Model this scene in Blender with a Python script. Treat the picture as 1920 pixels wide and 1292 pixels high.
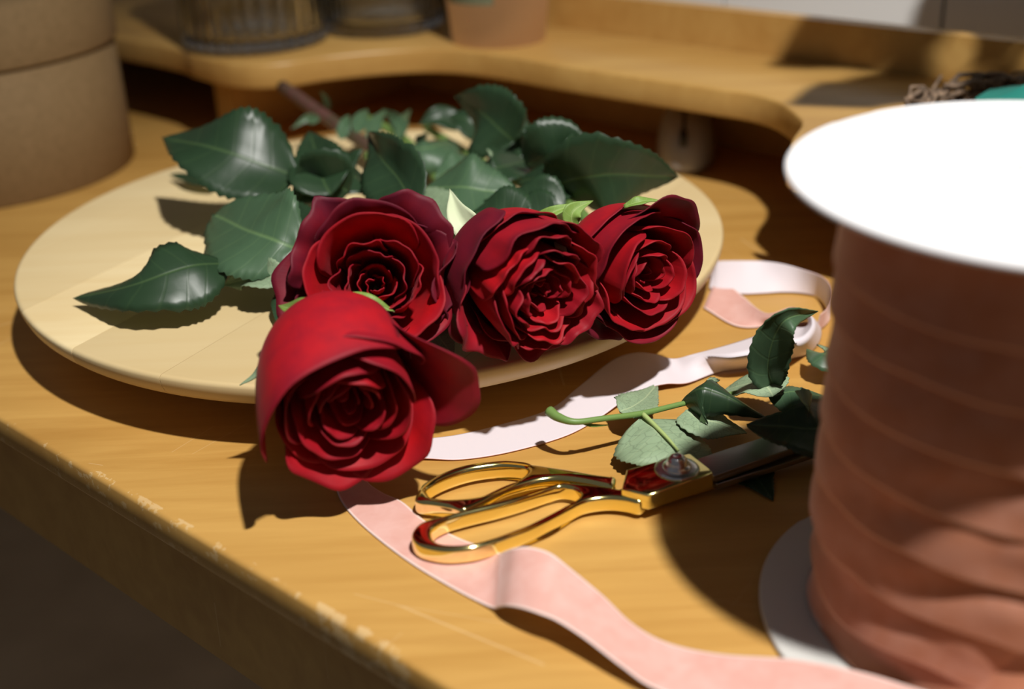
import bpy, bmesh, math, random
from mathutils import Vector, Matrix, noise

S = bpy.context.scene
for o in list(bpy.data.objects):
    bpy.data.objects.remove(o)
C = S.collection
PI = math.pi

# ------------------------------------------------------------------ camera
F, PITCH, ROLL, CAM_H = 2276.0, math.radians(25.985), math.radians(2.529), 0.2747
c_, s_ = math.cos(PITCH), math.sin(PITCH)
X0, U0, D0 = Vector((1, 0, 0)), Vector((0, s_, c_)), Vector((0, c_, -s_))
cr, sr = math.cos(ROLL), math.sin(ROLL)
RIGHT, UP = X0 * cr - U0 * sr, X0 * sr + U0 * cr
cam = bpy.data.objects.new('camera', bpy.data.cameras.new('camera'))
C.objects.link(cam)
m = Matrix((RIGHT, UP, -D0)).transposed().to_4x4()
m.translation = Vector((0, 0, CAM_H))
cam.matrix_world = m
cam.data.sensor_width = 36
cam.data.lens = F / 1920 * 36
cam.data.clip_start = .02
cam.data.dof.use_dof = True
cam.data.dof.focus_distance = 0.535
cam.data.dof.aperture_fstop = 4.6
S.camera = cam

# ------------------------------------------------------------------ world, lamps, exposure
w = bpy.data.worlds.new('world'); S.world = w
w.use_nodes = True
w.node_tree.nodes['Background'].inputs[0].default_value = (.95, .95, 1.0, 1)
w.node_tree.nodes['Background'].inputs[1].default_value = 0.075
LAMP = Vector((.29, -.06, 1.25))
sp = bpy.data.lights.new('spot_lamp', 'SPOT')
sp.energy = 105
sp.color = (1, .97, .92)
sp.shadow_soft_size = .026
sp.spot_size = math.radians(54)
sp.spot_blend = .85
spo = bpy.data.objects.new('spot_lamp', sp); C.objects.link(spo)
spo.location = LAMP
spo.rotation_euler = (Vector((.09, .54, 0)) - LAMP).to_track_quat('-Z', 'Y').to_euler()
S.view_settings.view_transform = 'Standard'
S.view_settings.look = 'None'
S.view_settings.gamma = 1
S.view_settings.use_curve_mapping = False
S.view_settings.exposure = 0.0

# ------------------------------------------------------------------ helpers
def at(px, py, z=0.0):
    """world point at height z seen at a point of the 1920x1292 photograph"""
    x, y = px - 960, 646 - py
    r = RIGHT * x + UP * y + D0 * F
    return Vector((0, 0, CAM_H)) + r * ((z - CAM_H) / r.z)

def P3(p):
    return p if isinstance(p, Vector) else at(*p)

def catmull(pts, n, closed=False):
    """resample points (Vectors of any size) with a Catmull-Rom spline"""
    k = len(pts)
    segs = k if closed else k - 1
    out = []
    tot = n if closed else n - 1
    for i in range(n):
        t = i / tot * segs
        a = min(int(t), segs - 1); f = t - a
        def g(j):
            return pts[j % k] if closed else pts[max(0, min(k - 1, j))]
        p0, p1, p2, p3 = g(a - 1), g(a), g(a + 1), g(a + 2)
        if not closed and a == 0: p0 = p1 * 2 - p2
        if not closed and a == segs - 1: p3 = p2 * 2 - p1
        out.append(p1 * (1 + 0) + (p2 - p0) * (.5 * f) + (p0 * 2 - p1 * 5 + p2 * 4 - p3) * (.5 * f * f)
                   + (p1 * 3 - p0 - p2 * 3 + p3) * (.5 * f ** 3))
    return out

def thing(name, label, cat, loc=(0, 0, 0), group=None):
    o = bpy.data.objects.new(name, None); C.objects.link(o)
    o.location = loc; o.empty_display_size = .02
    o['label'] = label; o['category'] = cat
    if group: o['group'] = group
    return o

def tag(o, label, cat, group=None):
    o['label'] = label; o['category'] = cat
    if group: o['group'] = group
    return o

def root_loc(parent):
    v = Vector((0, 0, 0))
    while parent:
        v += Vector(parent.location); parent = parent.parent
    return v

def link(name, me, parent=None, label=None, smooth=True):
    o = bpy.data.objects.new(name, me); C.objects.link(o)
    if parent:
        o.parent = parent
        me.transform(Matrix.Translation(-root_loc(parent)))
    if smooth:
        for p in me.polygons: p.use_smooth = True
    if label: o['label'] = label
    return o

def obj(name, verts, faces, mats, parent=None, label=None, smooth=True, uv=None, midx=None, solid=0, moff=0, rim=0, sub=0, offset=-1):
    me = bpy.data.meshes.new(name)
    me.from_pydata([tuple(v) for v in verts], [], faces)
    for mm in (mats if isinstance(mats, (list, tuple)) else [mats]): me.materials.append(mm)
    if uv:
        l = me.uv_layers.new(name='UVMap')
        for i, lp in enumerate(me.loops): l.data[i].uv = uv[lp.vertex_index]
    if midx:
        for p, k in zip(me.polygons, midx): p.material_index = k
    o = link(name, me, parent, label, smooth)
    if sub:
        md = o.modifiers.new('sub', 'SUBSURF'); md.levels = md.render_levels = sub
    if solid:
        md = o.modifiers.new('solid', 'SOLIDIFY'); md.thickness = solid; md.offset = offset
        md.material_offset = moff; md.material_offset_rim = rim; md.use_even_offset = False
    return o

def grid_faces(nu, nv, closed=False):
    f = []
    for j in range(nv - 1):
        for i in range(nu if closed else nu - 1):
            k = (i + 1) % nu
            f.append((j * nu + i, j * nu + k, (j + 1) * nu + k, (j + 1) * nu + i))
    return f

def tube(pts, radii, n=10):
    """verts, faces of a capped tube along world points"""
    V, Fc = [], []
    k = len(pts)
    ref = Vector((0, 0, 1))
    t0 = (pts[1] - pts[0]).normalized()
    if abs(t0.dot(ref)) > .9: ref = Vector((1, 0, 0))
    a = t0.cross(ref).normalized()
    for i, p in enumerate(pts):
        t = (pts[min(i + 1, k - 1)] - pts[max(i - 1, 0)]).normalized()
        a = (a - t * a.dot(t)).normalized(); b = t.cross(a)
        r = radii[i] if isinstance(radii, (list, tuple)) else radii
        for j in range(n):
            q = 2 * PI * j / n
            V.append(p + a * (r * math.cos(q)) + b * (r * math.sin(q)))
    Fc = grid_faces(n, k, True)
    V.append(pts[0]); V.append(pts[-1])
    for j in range(n):
        Fc.append((k * n, (j + 1) % n, j)); Fc.append((k * n + 1, (k - 1) * n + j, (k - 1) * n + (j + 1) % n))
    return V, Fc

def tube_obj(name, pts, radii, mat, parent=None, n=10, label=None, res=None):
    pts = [P3(p) for p in pts]
    if res:
        if isinstance(radii, (list, tuple)):
            rr = catmull([Vector((r, 0, 0)) for r in radii], res); radii = [max(1e-4, r.x) for r in rr]
        pts = catmull(pts, res)
    V, Fc = tube(pts, radii, n)
    return obj(name, V, Fc, mat, parent, label)

def lathe(name, prof, mat, parent, cen, n=64, label=None, fn=None, smooth=True, midx=None):
    """surface of revolution about the vertical through cen; prof = [(r, z)]"""
    V = []
    for r, z in prof:
        for j in range(n):
            q = 2 * PI * j / n
            rr = fn(r, z, q) if fn else r
            V.append((cen[0] + rr * math.cos(q), cen[1] + rr * math.sin(q), z))
    Fc = grid_faces(n, len(prof), True)
    mi = None
    if midx: mi = [midx[j] for j in range(len(prof) - 1) for _ in range(n)]
    o = obj(name, V, Fc, mat, parent, label, smooth, midx=mi)
    return o

def sharp(o, ang=40):
    me = o.data
    bm = bmesh.new(); bm.from_mesh(me)
    for e in bm.edges:
        if len(e.link_faces) == 2 and e.calc_face_angle(0) > math.radians(ang): e.smooth = False
    bm.to_mesh(me); bm.free()
    return o

def prism(name, poly, z0, z1, mat, parent=None, bevel=0, label=None, seg=2):
    """closed polygon (xy) extruded from z0 to z1, edges bevelled"""
    bm = bmesh.new()
    vs = [bm.verts.new((p[0], p[1], z0)) for p in poly]
    f = bm.faces.new(vs)
    r = bmesh.ops.extrude_face_region(bm, geom=[f])
    for v in r['geom']:
        if isinstance(v, bmesh.types.BMVert): v.co.z = z1
    bmesh.ops.recalc_face_normals(bm, faces=bm.faces)
    if bevel:
        es = [e for e in bm.edges if len(e.link_faces) == 2 and e.calc_face_angle(0) > .6]
        bmesh.ops.bevel(bm, geom=es, offset=bevel, segments=seg, profile=.5, affect='EDGES')
    me = bpy.data.meshes.new(name); bm.to_mesh(me); bm.free()
    me.materials.append(mat)
    return sharp(link(name, me, parent, label), 50)

# ------------------------------------------------------------------ materials
def mat(name, col, rough=.5, metal=0, spec=.5, sheen=0, sheen_tint=(1, 1, 1), trans=0, coat=0, sss=0):
    m = bpy.data.materials.new(name); m.use_nodes = True
    b = m.node_tree.nodes['Principled BSDF']
    b.inputs['Base Color'].default_value = (*col, 1)
    b.inputs['Roughness'].default_value = rough
    b.inputs['Metallic'].default_value = metal
    b.inputs['Specular IOR Level'].default_value = spec
    b.inputs['Sheen Weight'].default_value = sheen
    b.inputs['Sheen Tint'].default_value = (*sheen_tint, 1)
    b.inputs['Sheen Roughness'].default_value = .35
    b.inputs['Transmission Weight'].default_value = trans
    b.inputs['Coat Weight'].default_value = coat
    return m

class NT:
    """tiny node-building helper"""
    def __init__(s, m):
        s.t = m.node_tree; s.b = s.t.nodes['Principled BSDF']; s.out = s.t.nodes['Material Output']
    def n(s, typ, **k):
        x = s.t.nodes.new(typ)
        for a, v in k.items(): setattr(x, a, v)
        return x
    def l(s, a, b): s.t.links.new(a, b)
    def coord(s, kind='Object', scale=(1, 1, 1), rot=(0, 0, 0), loc=(0, 0, 0)):
        a = s.n('ShaderNodeTexCoord'); mp = s.n('ShaderNodeMapping')
        mp.inputs['Scale'].default_value = scale; mp.inputs['Rotation'].default_value = rot; mp.inputs['Location'].default_value = loc
        s.l(a.outputs[kind], mp.inputs[0]); return mp.outputs[0]
    def noise(s, vec, scale, detail=4, rough=.5, dist=0):
        x = s.n('ShaderNodeTexNoise'); s.l(vec, x.inputs['Vector'])
        x.inputs['Scale'].default_value = scale; x.inputs['Detail'].default_value = detail
        x.inputs['Roughness'].default_value = rough; x.inputs['Distortion'].default_value = dist
        return x.outputs['Fac']
    def ramp(s, fac, stops):
        r = s.n('ShaderNodeValToRGB'); s.l(fac, r.inputs[0])
        e = r.color_ramp.elements
        while len(e) < len(stops): e.new(.5)
        for el, (p, cc) in zip(e, stops):
            el.position = p; el.color = (*cc, 1) if len(cc) == 3 else cc
        return r.outputs[0]
    def mix(s, fac, a, b, blend='MIX'):
        x = s.n('ShaderNodeMix', data_type='RGBA', blend_type=blend)
        if isinstance(fac, (int, float)): x.inputs[0].default_value = fac
        else: s.l(fac, x.inputs[0])
        for i, v in ((6, a), (7, b)):
            if isinstance(v, tuple): x.inputs[i].default_value = (*v, 1)
            else: s.l(v, x.inputs[i])
        return x.outputs[2]
    def math(s, op, a, b=0.0):
        x = s.n('ShaderNodeMath', operation=op)
        for i, v in ((0, a), (1, b)):
            if isinstance(v, (int, float)): x.inputs[i].default_value = v
            else: s.l(v, x.inputs[i])
        return x.outputs[0]
    def bump(s, h, strength=.2, dist=.001):
        x = s.n('ShaderNodeBump'); x.inputs['Strength'].default_value = strength; x.inputs['Distance'].default_value = dist
        s.l(h, x.inputs['Height']); s.l(x.outputs[0], s.b.inputs['Normal']); return x
    def rnd(s):
        return s.n('ShaderNodeObjectInfo').outputs['Random']
    def col(s, v): s.l(v, s.b.inputs['Base Color'])

def wood(name, light, dark, rot, gscale=1.0, rough=.35, vary=0.0, coat=0.0, wear=None):
    m = mat(name, light, rough, coat=coat); t = NT(m)
    co = t.coord('Object', (9 * gscale, 120 * gscale, 60 * gscale), (0, 0, rot))
    g = t.noise(co, 1.0, 6, .6, .6)
    co2 = t.coord('Object', (3 * gscale, 16 * gscale, 16 * gscale), (0, 0, rot))
    g2 = t.noise(co2, 1.0, 3, .5, 1.2)
    mid = tuple((a + b) / 2 for a, b in zip(light, dark))
    c1 = t.ramp(g, [(.28, dark), (.5, mid), (.72, light)])
    c2 = t.ramp(g2, [(.3, dark), (.7, light)])
    c = t.mix(.5, c1, c2)
    if vary:
        r = t.rnd()
        c = t.mix(t.math('MULTIPLY', r, vary), c, tuple(x * .72 for x in dark))
    if wear: c = wear(t, c)
    t.col(c)
    t.bump(g, .12, .0004)
    t.l(t.ramp(g2, [(.2, (rough - .06,) * 3), (.8, (rough + .1,) * 3)]), t.b.inputs['Roughness'])
    return m

DESK_ANG = math.radians(-42.25)
EU = Vector((math.cos(DESK_ANG), math.sin(DESK_ANG), 0)); EV = Vector((-math.sin(DESK_ANG), math.cos(DESK_ANG), 0))
V_FRONT = .2113

def desk_wear(t, c):
    # chipped and rubbed varnish along the front arris, fine scratches on the top
    mp = t.coord('Object', (1, 1, 1), (0, 0, -DESK_ANG))
    sx = t.n('ShaderNodeSeparateXYZ'); t.l(mp, sx.inputs[0])
    d = t.math('ABSOLUTE', t.math('SUBTRACT', sx.outputs['Y'], V_FRONT + .0015))
    near = t.math('SUBTRACT', 1.0, t.math('MULTIPLY', d, 260.0))
    nz = t.noise(t.coord('Object', (1, 1, 1)), 130, 5, .7)
    nz2 = t.noise(t.coord('Object', (1, 1, 1)), 14, 2, .5)
    a = t.math('ADD', t.math('MULTIPLY', nz, 1.0), t.math('MULTIPLY', nz2, .9))
    k = t.math('GREATER_THAN', t.math('ADD', t.math('MINIMUM', near, .5), a), 1.56)
    k = t.math('MULTIPLY', k, t.math('GREATER_THAN', near, 0.0))
    c = t.mix(t.math('MULTIPLY', k, .4), c, (.78, .60, .34))
    # long faint scratches
    for rot, thr in ((.35, .0018), (1.25, .0016), (2.2, .0014)):
        q = t.coord('Object', (1, 1, 1), (0, 0, rot))
        wv = t.n('ShaderNodeTexVoronoi', feature='DISTANCE_TO_EDGE')
        mp2 = t.n('ShaderNodeMapping'); mp2.inputs['Scale'].default_value = (2.2, 26, 1); t.l(q, mp2.inputs[0])
        t.l(mp2.outputs[0], wv.inputs['Vector']); wv.inputs['Scale'].default_value = 1
        ln = t.math('LESS_THAN', wv.outputs['Distance'], thr * 2)
        gate = t.math('GREATER_THAN', t.noise(q, 11, 2), .64)
        c = t.mix(t.math('MULTIPLY', t.math('MULTIPLY', ln, gate), .22), c, (.85, .66, .40))
    return c

M = {}
M['desk'] = wood('varnished_wood', (.62, .36, .098), (.43, .215, .046), -DESK_ANG, 1, .42, wear=desk_wear)
M['shelf'] = wood('varnished_shelf_wood', (.56, .34, .105), (.42, .22, .055), .66, 1, .34)
M['board'] = wood('pale_birch', (.93, .77, .46), (.78, .58, .29), -.62, .7, .45, vary=.85)
M['kraft'] = mat('kraft_card', (.30, .19, .10), .8)
t = NT(M['kraft']); g = t.noise(t.coord('Object'), 220, 4); t.col(t.ramp(g, [(.3, (.22, .138, .058)), (.7, (.265, .168, .075))])); t.bump(g, .1, .0005)
M['glass'] = mat('clear_glass', (.93, .95, .94), .03, trans=1.0)
M['cup'] = mat('pink_paper', (.80, .60, .50), .75)
t = NT(M['cup'])
g = t.noise(t.coord('Object', (300, 300, 300)), 1, 2); t.bump(g, .3, .0006)
M['print'] = mat('grey_green_print', (.16, .17, .10), .8)
M['white_card'] = mat('white_card', (.88, .88, .90), .6)
M['grey_card'] = mat('grey_card', (.62, .61, .58), .8)
M['gold'] = mat('polished_gold', (1.0, .87, .37), .09, 1)
M['steel'] = mat('polished_steel', (.70, .70, .72), .27, 1)
M['blade'] = mat('brushed_blade_steel', (.36, .34, .33), .33, 1)
t = NT(M['blade']); g = t.noise(t.coord('Object', (900, 40, 200)), 1, 2); t.bump(g, .05, .0003)
M['dark_metal'] = mat('dark_slot', (.05, .05, .05), .3, 1)
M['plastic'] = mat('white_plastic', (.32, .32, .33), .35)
M['black_plastic'] = mat('black_plastic', (.012, .012, .012), .4)
M['twig'] = mat('brown_twig', (.13, .085, .055), .8)
t = NT(M['twig']); g = t.noise(t.coord('Object'), 160, 3); t.col(t.ramp(g, [(.3, (.05, .032, .02)), (.7, (.30, .2, .13))]))
M['teal'] = mat('teal_fabric', (.01, .20, .16), .7)
M['wall'] = mat('white_wall', (.90, .89, .87), .55)
M['joint'] = mat('dark_joint', (.10, .09, .08), .8)
M['floor'] = mat('dark_floor', (.36, .29, .20), .7)
t = NT(M['floor']); g = t.noise(t.coord('Object', (1, 1, 1)), 6, 5); t.col(t.ramp(g, [(.3, (.55, .43, .28)), (.7, (.75, .60, .40))]))
M['terracotta'] = mat('terracotta', (.42, .17, .09), .85)

# rose petals: velvety dark red, darker and more purple towards a dry rim
def petal_mat(name, inner, outer_, rim):
    m = mat(name, inner, .6, spec=.25, sheen=.06, sheen_tint=(1, .3, .35)); t = NT(m)
    uv = t.coord('UV'); sx = t.n('ShaderNodeSeparateXYZ'); t.l(uv, sx.inputs[0])
    vein = t.noise(t.coord('UV', (26, 2.2, 1)), 1, 4, .6, .4)
    blot = t.noise(t.coord('Object'), 95, 3)
    c = t.mix(t.ramp(blot, [(.35, (0, 0, 0)), (.75, (1, 1, 1))]), inner, outer_)
    c = t.mix(t.math('MULTIPLY', vein, .28), c, tuple(x * .45 for x in inner))
    k = t.ramp(sx.outputs['Y'], [(.0, (0, 0, 0)), (.86, (0, 0, 0)), (1, (1, 1, 1))])
    c = t.mix(t.math('MULTIPLY', k, .45), c, rim)
    r = t.rnd()
    c = t.mix(t.math('MULTIPLY', r, .45), c, (.11, .005, .018))
    t.col(c); t.bump(vein, .12, .0006)
    tr = t.n('ShaderNodeBsdfTranslucent'); t.l(t.mix(.5, c, (.6, .004, .006)), tr.inputs[0])
    mx = t.n('ShaderNodeMixShader'); mx.inputs[0].default_value = .07
    t.l(t.b.outputs[0], mx.inputs[1]); t.l(tr.outputs[0], mx.inputs[2]); t.l(mx.outputs[0], t.out.inputs[0])
    return m
M['petal'] = petal_mat('red_petal', (.60, .006, .010), (.44, .005, .012), (.13, .005, .016))
M['guard'] = petal_mat('outer_red_petal', (.50, .008, .016), (.33, .008, .020), (.10, .007, .022))
M['guard_dark'] = petal_mat('wine_dark_petal', (.24, .007, .018), (.13, .007, .022), (.05, .006, .018))
M['dry'] = mat('dry_purple_petal', (.17, .03, .06), .7)

def leaf_mat(name, base, vein, rough, sheen_w=0, vscale=1.0, fine=False):
    m = mat(name, base, rough, spec=.36); t = NT(m)
    uv = t.coord('UV'); sx = t.n('ShaderNodeSeparateXYZ'); t.l(uv, sx.inputs[0])
    au = t.math('ABSOLUTE', sx.outputs['X'])
    mid = t.math('SUBTRACT', 1.0, t.math('MULTIPLY', au, 38.0)); mid = t.math('MAXIMUM', mid, 0.0)
    # side veins run forward from the midrib
    ph = t.math('SUBTRACT', sx.outputs['Y'], t.math('MULTIPLY', au, .24))
    sn = t.math('SINE', t.math('MULTIPLY', ph, 44.0))
    sv = t.math('MAXIMUM', t.math('MULTIPLY', t.math('SUBTRACT', sn, .88), 8.0), 0.0)
    nz = t.noise(t.coord('Object'), 120, 4)
    c = t.mix(t.math('MULTIPLY', nz, .6), base, tuple(x * .55 for x in base))
    r = t.rnd()
    c = t.mix(t.math('MULTIPLY', r, .35), c, tuple(x * .6 for x in base))
    net = None
    if fine:
        vo = t.n('ShaderNodeTexVoronoi', feature='DISTANCE_TO_EDGE'); t.l(t.coord('UV', (7, 15, 1)), vo.inputs['Vector']); vo.inputs['Scale'].default_value = 1
        net = t.math('LESS_THAN', vo.outputs['Distance'], .035)
        c = t.mix(t.math('MULTIPLY', net, .4), c, tuple(x * .35 for x in base))
    c = t.mix(t.math('MULTIPLY', sv, .12), c, vein)
    c = t.mix(t.math('MULTIPLY', mid, .7), c, vein)
    t.col(c)
    h = t.math('SUBTRACT', t.math('MULTIPLY', nz, .3), t.math('ADD', t.math('MULTIPLY', sv, .25), mid))
    t.bump(h, .30, .0005)
    return m
M['leaf'] = leaf_mat('leaf_face', (.026, .057, .026), (.065, .115, .042), .38)
M['leaf_under'] = leaf_mat('leaf_underside', (.30, .41, .25), (.46, .55, .32), .6, fine=True)
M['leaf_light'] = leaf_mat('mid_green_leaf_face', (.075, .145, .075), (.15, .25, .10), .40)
M['sepal'] = leaf_mat('sepal_green', (.22, .36, .07), (.45, .55, .22), .5)
M['sepal_in'] = mat('sepal_inner', (.62, .68, .45), .6)
M['stem'] = mat('green_stem', (.16, .27, .07), .45)
M['stem_brown'] = mat('brown_stem', (.105, .05, .04), .5)
t = NT(M['stem_brown']); g = t.noise(t.coord('Object'), 90, 3); t.col(t.ramp(g, [(.35, (.13, .055, .045)), (.7, (.07, .06, .03))]))

def velvet(name, col, rim, sheen=.5):
    m = mat(name, col, .85, spec=.15, sheen=sheen, sheen_tint=(1, .85, .82)); t = NT(m)
    nz = t.noise(t.coord('Object'), 95, 4, .6, .4)
    c = t.mix(t.ramp(nz, [(.38, (0, 0, 0)), (.75, (.5, .5, .5))]), col, rim)
    t.col(c)
    f = t.noise(t.coord('Object'), 2600, 2); t.bump(f, .3, .0004)
    return m
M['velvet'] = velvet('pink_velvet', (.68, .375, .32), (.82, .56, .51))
M['spool_velvet'] = velvet('pink_velvet_shaded', (.44, .175, .10), (.56, .29, .22), 1.0)  # same ribbon as the loose run, its shade put into a darker base
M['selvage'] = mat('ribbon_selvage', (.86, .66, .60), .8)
M['spool_selvage'] = mat('wound_ribbon_selvage', (.55, .29, .20), .8)  # same selvage, darkened to go with the shaded velvet
M['satin'] = mat('woven_ribbon_back', (.73, .66, .70), .6)
t = NT(M['satin'])
ck = t.noise(t.coord('Object'), 3500, 1); t.bump(ck, .25, .0003)

# ------------------------------------------------------------------ the setting
def plain_box(name, lo, hi, mt, parent=None, kind=None, rot=None, cen=None):
    V = [Vector((x, y, z)) for x in (lo[0], hi[0]) for y in (lo[1], hi[1]) for z in (lo[2], hi[2])]
    Fc = [(0, 1, 3, 2), (4, 6, 7, 5), (0, 4, 5, 1), (2, 3, 7, 6), (0, 2, 6, 4), (1, 5, 7, 3)]
    V = [EU * v.x + EV * v.y + Vector((0, 0, v.z)) for v in V]
    o = obj(name, V, Fc, mt, parent, smooth=False)
    if kind: o['kind'] = kind
    return o
FLOOR_Z = -.74
plain_box('floor', (-4.2, -2.6, FLOOR_Z - .05), (2.6, .93, FLOOR_Z), M['floor'], kind='structure')
wall = plain_box('wall_back', (-4.2, .88, FLOOR_Z), (2.6, .93, 2.4), M['joint'], kind='structure')
# white wall panels between dark vertical joints, above the desk's rail
edges_u = [-4.2, -3.2, -2.2, -1.25, -.99, -.725, -.5413, -.3573, -.173, .012, .2, .7, 1.6, 2.6]
for a, b in zip(edges_u[:-1], edges_u[1:]):
    plain_box('panel', (a + .0015, .870, FLOOR_Z), (b - .0015, .881, .34), M['wall'], wall)

def uv3(u, v, z): return EU * u + EV * v + Vector((0, 0, z))

desk = thing('writing_desk', 'honey-brown wooden desk with a raised curved shelf along its back and scuffed front edge', 'desk', (0, 0, FLOOR_Z))
prism('desktop', [uv3(u, v, 0) for u, v in ((-2.2, V_FRONT), (.95, V_FRONT), (.95, .785), (-2.2, .785))], -.0155, 0, M['desk'], desk, .0022)
plain_box('apron', (-2.1, V_FRONT + .011, -.079), (.90, V_FRONT + .029, -.0155), M['desk'], desk)
for u in (-2.15, .88):
    plain_box('side_panel', (u, V_FRONT + .03, FLOOR_Z), (u + .02, .78, -.0155), M['desk'], desk)
# raised shelf: S-curved front edge, wing on the left, wing on the right
SZ = .073
front = [uv3(-2.2, .548, 0), uv3(-1.1, .548, 0)] + [at(*p, SZ) for p in ((300, 85), (359, 102), (410, 115), (470, 121), (537, 117), (617, 105), (735, 94), (834, 92), (933, 102), (1060, 123), (1192, 143), (1335, 164), (1407, 175), (1455, 189), (1489, 211), (1503, 231))] \
    + [uv3(-.325, .600, 0), uv3(-.316, .585, 0), uv3(-.295, .574, 0), uv3(-.25, .570, 0), uv3(.4, .570, 0), uv3(.95, .570, 0)]
front = [Vector((p.x, p.y, 0)) for p in front]
fr = catmull(front, 150)
prism('raised_shelf', fr + [uv3(.95, .772, 0), uv3(-2.2, .772, 0)], SZ - .019, SZ, M['shelf'], desk, .0018)
plain_box('back_panel', (-2.2, .772, 0), (.95, .785, .101), M['shelf'], desk)
plain_box('divider_panel', (-.837, .574, 0), (-.815, .772, SZ - .019), M['shelf'], desk)
plain_box('divider_panel', (-.275, .592, 0), (-.253, .772, SZ - .019), M['shelf'], desk)

# ------------------------------------------------------------------ turntable board
BZ, BX, BY, BR = .036, -.0743, .6517, .195
board = thing('turntable_board', 'pale round wooden turntable board with red roses lying on it', 'serving board', (BX, BY, 0))
prof = [(0, .0205), (BR - .03, .0205), (BR - .016, .0212), (BR - .009, .0226), (BR - .0045, .0248), (BR - .0018, .0276), (BR - .0004, .0312), (BR, .0340), (BR - .0004, .0352), (BR - .0014, .0359), (BR - .0024, .036), (0, .036)]
A0 = at(35, 488, BZ); A1 = at(353, 349, BZ)
pd = (A1 - A0).normalized(); pn = Vector((-pd.y, pd.x, 0))
if pn.y < 0: pn = -pn
off0 = pn.dot(A0 - Vector((BX, BY, BZ)))
cuts = [off0 - .057 * k for k in (5, 4, 3, 2, 1, 0, -1, -2)]
cuts = [c for c in cuts if -BR + .012 < c < BR - .012]
bounds = [-BR - .01] + cuts + [BR + .01]
def board_bm():
    bm = bmesh.new(); n = 160; rings = []
    for r, z in prof:
        if r == 0: rings.append([bm.verts.new((BX, BY, z))])
        else: rings.append([bm.verts.new((BX + r * math.cos(2 * PI * j / n), BY + r * math.sin(2 * PI * j / n), z)) for j in range(n)])
    for a, b in zip(rings[:-1], rings[1:]):
        for j in range(n):
            k = (j + 1) % n
            f = [a[j], a[k], b[k], b[j]] if len(a) > 1 and len(b) > 1 else ([a[0], b[k], b[j]] if len(a) == 1 else [a[j], a[k], b[0]])
            bm.faces.new(f)
    bmesh.ops.recalc_face_normals(bm, faces=bm.faces)
    return bm
for lo, hi in zip(bounds[:-1], bounds[1:]):
    bm = board_bm(); c0 = Vector((BX, BY, 0))
    for o_, s in ((lo + .00012, -1), (hi - .00012, 1)):
        g = bm.verts[:] + bm.edges[:] + bm.faces[:]
        r = bmesh.ops.bisect_plane(bm, geom=g, plane_co=c0 + pn * o_, plane_no=pn * s, clear_outer=True)
        ed = [e for e in r['geom_cut'] if isinstance(e, bmesh.types.BMEdge)]
        if ed: bmesh.ops.holes_fill(bm, edges=ed, sides=0)
    me = bpy.data.meshes.new('plank'); bm.to_mesh(me); bm.free(); me.materials.append(M['board'])
    sharp(link('plank', me, board), 45)
lathe('turntable_base', [(0, 0), (.10, 0), (.104, .003), (.104, .012), (.09, .0202), (0, .0204)], M['board'], board, (BX, BY))

# ------------------------------------------------------------------ round box
BC = (-.398, .916)
box = thing('round_box', 'round brown card box with lid at the left end of the desk', 'box', (BC[0], BC[1], 0))
lathe('body', [(0, 0), (.1065, 0), (.108, .0012), (.108, .120), (.1065, .120), (.1065, .003), (0, .003)], M['kraft'], box, BC, 96)
lathe('lid', [(.1084, .0945), (.1102, .0945), (.1106, .0955), (.1106, .136), (.1095, .1372), (0, .1372), (0, .1350), (.1084, .1350), (.1084, .0945)], M['kraft'], box, BC, 96)

# ------------------------------------------------------------------ glass jars
def jar(name, label, cen, R, h, ribs, amp):
    t_ = thing(name, label, 'jar', (cen[0], cen[1], SZ), 'glass jars on the raised shelf')
    prof = [(0, SZ + .0003), (R * .80, SZ + .0003), (R * .93, SZ + .0012), (R, SZ + .006), (R, SZ + h - .004), (R + .0005, SZ + h),
            (R - .002, SZ + h), (R - .0035, SZ + h - .005), (R - .004, SZ + .016), (R * .80, SZ + .0105), (R * .4, SZ + .013), (0, SZ + .0145)]
    fn = lambda r, z, q: r + (amp * math.cos(ribs * q) if r > R - .0015 and z < SZ + h - .002 and z > SZ + .004 else 0)
    lathe('body', prof, M['glass'], t_, cen, 288, fn=fn)
    return t_
jar('glass_jar', 'clear fluted glass jar at the front edge of the raised shelf, beside the round box', (-.194, .990), .0575, .17, 36, .0009)
jar('glass_jar', 'clear glass jar on the raised shelf between the fluted jar and the pink cup', (-.0935, 1.026), .050, .15, 48, .0004)

# ------------------------------------------------------------------ paper cup
CC = (.0005, .963)
cup = thing('paper_cup', 'pink paper cup standing on the raised shelf right of the glass jars', 'cup', (CC[0], CC[1], SZ))
cp = lambda z: .0365 + (z - SZ) * .10
cwall = lathe('cup_wall', [(0, SZ + .004), (cp(SZ) - .003, SZ + .004), (cp(SZ) - .002, SZ), (cp(SZ), SZ), (cp(SZ + .11), SZ + .11), (cp(SZ + .11) + .0015, SZ + .111), (cp(SZ + .11), SZ + .1125), (cp(SZ + .11) - .0012, SZ + .11), (cp(SZ) - .0012, SZ + .0055), (0, SZ + .0055)], M['cup'], cup, CC, 96,
      fn=lambda r, z, q: r + (.0003 * math.cos(70 * q) if r > .036 and SZ < z < SZ + .111 else 0))
V, Fc = [], []
for j in range(25):
    q = math.radians(203 + j * 2.6)
    for z in (SZ + .033, SZ + .040):
        r = cp(z) + .0006
        V.append((CC[0] + r * math.cos(q), CC[1] + r * math.sin(q), z))
for j in range(24): Fc.append((2 * j, 2 * j + 2, 2 * j + 3, 2 * j + 1))
obj('printed_band', V, Fc, M['print'], cwall, 'grey-green printed band')

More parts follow.
